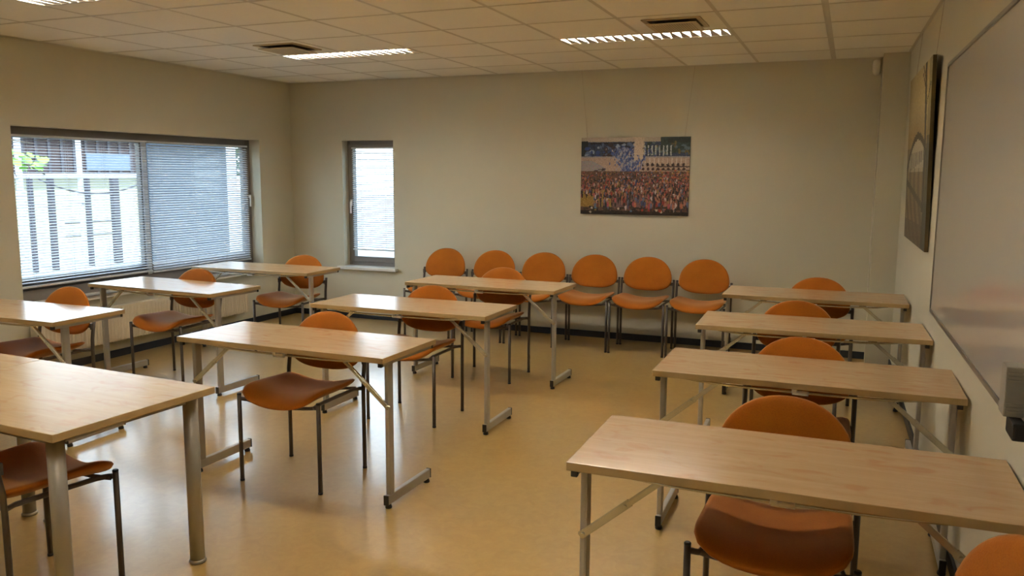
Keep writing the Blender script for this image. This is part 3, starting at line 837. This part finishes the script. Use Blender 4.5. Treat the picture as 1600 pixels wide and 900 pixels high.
# crowd picture: painted into a small raster, then onto the print's grid
NX, NY = 270, 188
def crowd_raster():
    rnd = random.Random(5)
    P = [[(200, 190, 175)]*NX for _ in range(NY)]
    def rect(u0, u1, v0, v1, col, jit=12, p=1.):
        for j in range(max(0, int(v0*NY)), min(NY, int(v1*NY)+1)):
            for i in range(max(0, int(u0*NX)), min(NX, int(u1*NX)+1)):
                if rnd.random() < p:
                    k = rnd.uniform(-jit, jit); P[j][i] = tuple(max(0, min(255, c+k)) for c in col)
    def blob(u, v, ru, rv, col, jit=18, p=1.):
        for j in range(max(0, int((v-rv)*NY)), min(NY, int((v+rv)*NY)+1)):
            for i in range(max(0, int((u-ru)*NX)), min(NX, int((u+ru)*NX)+1)):
                if ((i/NX-u)/ru)**2+((j/NY-v)/rv)**2 < 1 and rnd.random() < p:
                    k = rnd.uniform(-jit, jit); P[j][i] = tuple(max(0, min(255, c+k)) for c in col)
    rect(0, 1, .94, 1, (195, 180, 165)); rect(0, 1, .70, .94, (45, 60, 95), 25)
    rect(0, .06, .72, .95, (25, 35, 45)); rect(.74, 1, .80, 1, (45, 60, 55), 20)
    rect(.80, 1, .93, .985, (30, 40, 30)); rect(.09, .52, .915, .93, (20, 18, 25))
    for k in range(90): blob(rnd.uniform(.05, .55), rnd.uniform(.72, .92), rnd.uniform(.008, .03), rnd.uniform(.01, .03), rnd.choice([(40, 70, 140), (150, 165, 195), (30, 40, 70), (90, 110, 150), (60, 45, 60)]))
    for k in range(50): blob(rnd.uniform(.56, .98), rnd.uniform(.78, .93), rnd.uniform(.008, .025), rnd.uniform(.01, .03), rnd.choice([(40, 60, 60), (90, 110, 120), (30, 45, 40), (110, 95, 50), (60, 80, 110)]))
    for k in range(8): rect(.59+.034*k, .597+.034*k, .77, .89, (195, 200, 200))
    rect(0, 1, .735, .75, (165, 160, 165)); rect(0, 1, .56, .735, (190, 165, 150), 22)
    for k in range(9):
        u = .575+.046*k
        blob(u, .645, .013, .022, (45, 30, 40)); blob(u+.005, .59, .013, .02, (60, 40, 45))
    for k in range(10): rect(.60+.04*k, .606+.04*k, .66, .73, (220, 205, 190))
    rect(.7, 1, .575, .585, (70, 55, 60)); rect(.7, 1, .62, .632, (75, 60, 65))
    for j in range(int(.52*NY), int(.70*NY)):         # pale tent roof on the left
        for i in range(int(.0*NX), int(.24*NX)):
            if j/NY < .70-.75*max(0, i/NX-.10) and j/NY > .54-.1*i/NX: P[j][i] = tuple(c+rnd.uniform(-15, 15) for c in (165, 160, 165))
    for k in range(14): blob(rnd.uniform(0, .22), rnd.uniform(.5, .62), .02, .008, (60, 50, 65))
    for k in range(900):                                # blue and grey smoke plume
        v = rnd.uniform(.42, .86); s = .11+.05*math.sin(v*9)
        blob(.45+rnd.gauss(0, s*.55), v, rnd.uniform(.003, .009), rnd.uniform(.006, .026), rnd.choice([(70, 95, 165), (120, 140, 190), (165, 165, 190), (60, 80, 140), (95, 105, 150), (185, 175, 180)]))
    for k in range(60): blob(rnd.uniform(.5, .58), rnd.uniform(.72, 1.), .014, .025, (215, 195, 175))
    rect(0, 1, .0, .56, (105, 78, 66), 25); rect(0, .3, .10, .32, (160, 130, 60), 25); rect(.3, .62, .1, .25, (115, 90, 90), 20)
    rect(.60, 1, .06, .22, (95, 55, 40), 25)
    rect(.42, .56, .36, .45, (40, 55, 110), 14)
    cols = [(150, 45, 45), (40, 35, 50), (205, 190, 190), (170, 115, 100), (170, 80, 90), (60, 75, 120), (25, 25, 30), (200, 160, 145), (150, 130, 70), (110, 60, 55), (190, 110, 80), (60, 52, 56), (95, 110, 140), (45, 40, 55), (30, 26, 34), (35, 40, 60)]
    for k in range(900):                                # the crowd, far rows first
        t = k/900; v = .56-.42*t; u = rnd.uniform(0, 1)
        if v < .30 and (u < .12 or rnd.random() < .45): continue
        if v < .22 and rnd.random() < .4: continue
        h = .030+.075*t; w = .0035+.0075*t
        blob(u, v-h*.85, w*.85, h*.42, rnd.choice(cols+[(25, 25, 35)]*6), 14); blob(u, v-h*.3, w, h*.38, rnd.choice(cols), 16)
        if rnd.random() < .4: blob(u+rnd.choice((-1, 1))*w*1.3, v-h*.1, w*.35, h*.35, (150, 104, 84), 14)
        blob(u, v+h*.14, w*.55, h*.14, rnd.choice([(175, 125, 105), (140, 92, 76), (40, 30, 30), (50, 38, 36), (150, 104, 84)]))
    for k in range(26): blob(rnd.uniform(.7, 1), rnd.uniform(.42, .58), .009, .012, rnd.choice([(190, 95, 65), (180, 115, 90), (165, 130, 60)]))
    rect(0, 1, 0, .045, (28, 24, 26), 14)
    for k in range(40): blob(rnd.uniform(0, 1), rnd.uniform(0, .1), .025, .015, rnd.choice([(30, 28, 35), (60, 50, 45), (45, 35, 30)]))
    for k in range(9): blob(rnd.uniform(.08, .95), rnd.uniform(.02, .09), .010, .014, rnd.choice([(210, 195, 175), (90, 130, 160), (180, 60, 40)]))
    return P
CR = crowd_raster(); jr = random.Random(8)
pw, ph = 1.02, .712
pic = thing('crowd_picture', 'colourful crowd scene print hanging on wires above the chair row', 'picture', (-1.868, YB-.016, 1.546))
art('print', NX, NY, pw, ph, lambda u, v: srgb([min(255, q*.86) for q in CR[max(0, min(NY-1, int((v+jr.gauss(0, .0025))*NY)))][max(0, min(NX-1, int((u+jr.gauss(0, .0018))*NX)))]]), M['print'], pic, lambda a, b2: (a, -.0085, b2))
bm = B(); bx(bm, -pw/2, pw/2, -.008, .010, -ph/2, ph/2); obj('backing_board', bm, M['canvas'], pic)
for s in (-1, 1):
    bm = B(); tube(bm, [(s*.455, .004, ph/2-.02), (s*.525, .008, ZC-1.546)], .0014, 5); obj('hanging_wire', bm, M['wire'], pic)

# oil painting of a bridge on the whiteboard wall, its top leaning out from the wall
def sm(a, b2, x): t = max(0, min(1, (x-a)/(b2-a))); return t*t*(3-2*t)
def mixc(a, b2, t): return tuple(p*(1-t)+q*t for p, q in zip(a, b2))
def bridge(u, v):
    rn = random.Random(int(u*97)*1000+int(v*131)); n = rn.uniform(-9, 9)
    if v > .56:
        c = mixc((150, 130, 88), (188, 172, 126), sm(.6, .85, v)+.12*math.sin(7*u+3*v)); c = mixc(c, (140, 122, 84), sm(.3, 0, u)*.6)
    else: c = mixc((118, 104, 78), (92, 80, 58), sm(.45, .1, v))
    e = .60-.34*(u-.52)**2*2.2                           # upper line of the arch
    if abs(v-e-.02) < .022 and u < .92: c = (52, 44, 34)
    if .42 < v < e and .08 < u < .85:
        c = (176, 168, 146)
        if v < .53 and (u*13) % 1 < .34 and v > .40+.1*u: c = (44, 40, 38)
    if v < .44:                                          # water and banks in streaks
        s = math.sin(31*u+6*math.sin(5*v)+13*v); c = mixc(c, (150, 134, 100), .35*max(0, s)); c = mixc(c, (56, 48, 36), .35*max(0, -s))
        if abs(v-.36+.16*u) < .02: c = (70, 60, 46)
    if v < .13: c = mixc(c, (70, 58, 40), .6)
    tr = .80+.05*math.sin(4*v)+(.06 if v < .2 else 0)
    if abs(u-tr) < .035+.03*max(0, .5-v): c = (46, 40, 32)
    for (s, ba, bv) in ((-1, .80, .84), (-1, .79, .89), (1, .82, .76)):
        t = (v-bv)/.12
        if 0 < t < 1 and abs(u-(ba+s*.16*t)) < .014: c = (60, 52, 40)
    if u > .9: c = mixc(c, (40, 46, 42), .7 if v < .6 else .25)
    return srgb([max(0, x+n) for x in c])
ang = math.atan(-.0215)
pyn, pyf, pz0, pz1 = 5.15, 6.52, 1.135, 2.215
cy_, cz_ = (pyn+pyf)/2, (pz0+pz1)/2
oil = thing('bridge_painting', 'sepia painting of an arched bridge and tree beside the whiteboard', 'painting', (wx(cy_)-.0205, cy_, cz_))
oil.rotation_euler = (0, 0, -ang)
Wp, Hp = pyf-pyn, pz1-pz0
lean = .026
def pl(d): return lambda a, b2: (-d-lean*(b2/Hp), -a, b2)
def shear(bm):
    for v in bm.verts: v.co.x -= lean*(v.co.z/Hp)
art('canvas_face', 96, 96, Wp, Hp, bridge, M['paint'], oil, pl(.0155))
bm = B(); bx(bm, -.015, .005, -Wp/2, Wp/2, -Hp/2, Hp/2); shear(bm); obj('stretcher_frame', bm, M['canvas'], oil)
for y in (-Wp/2+.10, Wp/2-.10):
    bm = B(); tube(bm, [(-lean*.5+.006, y, Hp/2-.04), (.018, y, ZC-cz_)], .0014, 5); obj('hanging_wire', bm, M['wire'], oil)

# ------------------------------------------------------------------ whiteboard and its box
by0, by1, bz0, bz1 = 2.05, 4.70, .868, 2.112
bc = (by0+by1)/2
wb = thing('whiteboard', 'large glossy whiteboard with thin grey frame on the right wall', 'whiteboard', (wx(bc)-.012, bc, (bz0+bz1)/2))
wb.rotation_euler = (0, 0, ang*-1)
hw, hh = (by1-by0)/2, (bz1-bz0)/2
bm = B(); bx(bm, -.006, .010, -hw+.004, hw-.004, -hh+.004, hh-.004); obj('writing_surface', bm, M['board'], wb)
bm = B()
bx(bm, -.012, .011, -hw, hw, hh-.018, hh, bev=.002); bx(bm, -.012, .011, -hw, hw, -hh, -hh+.018, bev=.002)
bx(bm, -.012, .011, hw-.012, hw, -hh+.018, hh-.018, bev=.002); bx(bm, -.012, .011, -hw, -hw+.018, -hh+.018, hh-.018, bev=.002)
obj('board_frame', bm, M['alu'], wb)
bxx = thing('ribbed_box', 'grey ribbed plastic box fixed at the lower edge of the whiteboard', 'box', (wx(2.485)-.0505, 2.485, .995))
bm = B(); bx(bm, -.024, .024, -.037, .037, -.068, .066, bev=.004)
for k in range(3):
    bx(bm, -.020, .022, -.0405, -.036, .050-.010*k-.003, .050-.010*k+.003, bev=.001)
    bx(bm, -.020, .022, -.0405, -.036, -.054+.010*k-.003, -.054+.010*k+.003, bev=.001)
obj('housing', bm, M['boxgrey'], bxx)
bm = B(); bx(bm, -.010, .022, -.10, .0, -.115, -.069, bev=.006); obj('clamp', bm, M['black'], bxx)

# motion detector on the back wall next to the pillar, with its cable
md = thing('motion_detector', 'small white motion detector high in the corner beside the pillar', 'sensor', (.136, YB, 2.442))
bm = B()
lathe(bm, [(.006, -.066), (.022, -.060), (.030, -.04), (.031, .03), (.026, .052), (.010, .060)], 0, -.026, 16)
for v in bm.verts: v.co.y = -.026+(v.co.y+.026)*.75
obj('housing', bm, M['white'], md)
bm = B(); bx(bm, -.012, .012, -.012, 0, -.03, .05); obj('wall_mount', bm, M['white'], md)
bm = B(); pts = [(.02, -.006, .055), (.036, -.006, .085), (.040, -.006, .02)]
for k in range(14): pts.append((.040+(.0025 if k % 2 else -.0015), -.005, -.05-.14*k))
tube(bm, pts, .003, 6); obj('cable', bm, M['white'], md)

# ------------------------------------------------------------------ light
w = bpy.data.worlds.new('World'); bpy.context.scene.world = w; w.use_nodes = True
nt = w.node_tree; bg = nt.nodes['Background']
tc = N(nt, 'ShaderNodeTexCoord'); sp = N(nt, 'ShaderNodeSeparateXYZ'); nt.links.new(tc.outputs['Generated'], sp.inputs[0])
rp = N(nt, 'ShaderNodeValToRGB'); nt.links.new(sp.outputs['Z'], rp.inputs['Fac'])
rp.color_ramp.elements[0].color = (.80, .90, 1., 1); rp.color_ramp.elements[1].color = (.50, .70, 1., 1)
nt.links.new(rp.outputs['Color'], bg.inputs['Color']); bg.inputs['Strength'].default_value = 2.15
sd = bpy.data.lights.new('sun', 'SUN'); so = bpy.data.objects.new('sun', sd); C.objects.link(so)
sd.energy = 2.6; sd.color = (1., .95, .86); sd.angle = .01
so.rotation_euler = Vector((-.62, .30, -.75)).to_track_quat('-Z', 'Y').to_euler()
for nm, loc, rot, sx, sy in (('window_daylight', (fx-.10, (W1[0]+W1[1])/2, (W1[2]+W1[3])/2), (0, -PI/2, 0), 1.25, 2.65), ('window_daylight', ((W2[0]+W2[1])/2, fy+.09, 1.23), (-PI/2, 0, 0), .6, 1.3)):
    ld = bpy.data.lights.new(nm, 'AREA'); ld.shape = 'RECTANGLE'; ld.size = sx; ld.size_y = sy; ld.cycles.is_portal = True
    lo_ = bpy.data.objects.new(nm, ld); C.objects.link(lo_); lo_.location = loc; lo_.rotation_euler = rot

# ------------------------------------------------------------------ camera and view
yaw, pitch, roll, f = math.radians(-22.189), math.radians(-7.822), math.radians(.301), 1288.1
fw = Vector((math.sin(yaw)*math.cos(pitch), math.cos(yaw)*math.cos(pitch), math.sin(pitch)))
rt = Vector((math.cos(yaw), -math.sin(yaw), 0)); up = rt.cross(fw)
r2 = rt*math.cos(roll)+up*math.sin(roll); u2 = -rt*math.sin(roll)+up*math.cos(roll)
cd = bpy.data.cameras.new('camera'); co = bpy.data.objects.new('camera', cd); C.objects.link(co)
mw = Matrix((r2, u2, -fw)).transposed().to_4x4(); mw.translation = Vector((0, 0, 1.554)); co.matrix_world = mw
cd.sensor_width = 36.; cd.lens = f/1600*36.; cd.clip_start = .05
S = bpy.context.scene; S.camera = co
S.view_settings.view_transform = 'Standard'; S.view_settings.look = 'None'
S.view_settings.gamma = 1.; S.view_settings.use_curve_mapping = False
S.view_settings.exposure = 1.55
S.cycles.max_bounces = 10; S.cycles.diffuse_bounces = 6; S.cycles.glossy_bounces = 5; S.cycles.transparent_max_bounces = 16
S.cycles.sample_clamp_indirect = 12.
S.cycles.caustics_reflective = False; S.cycles.caustics_refractive = False
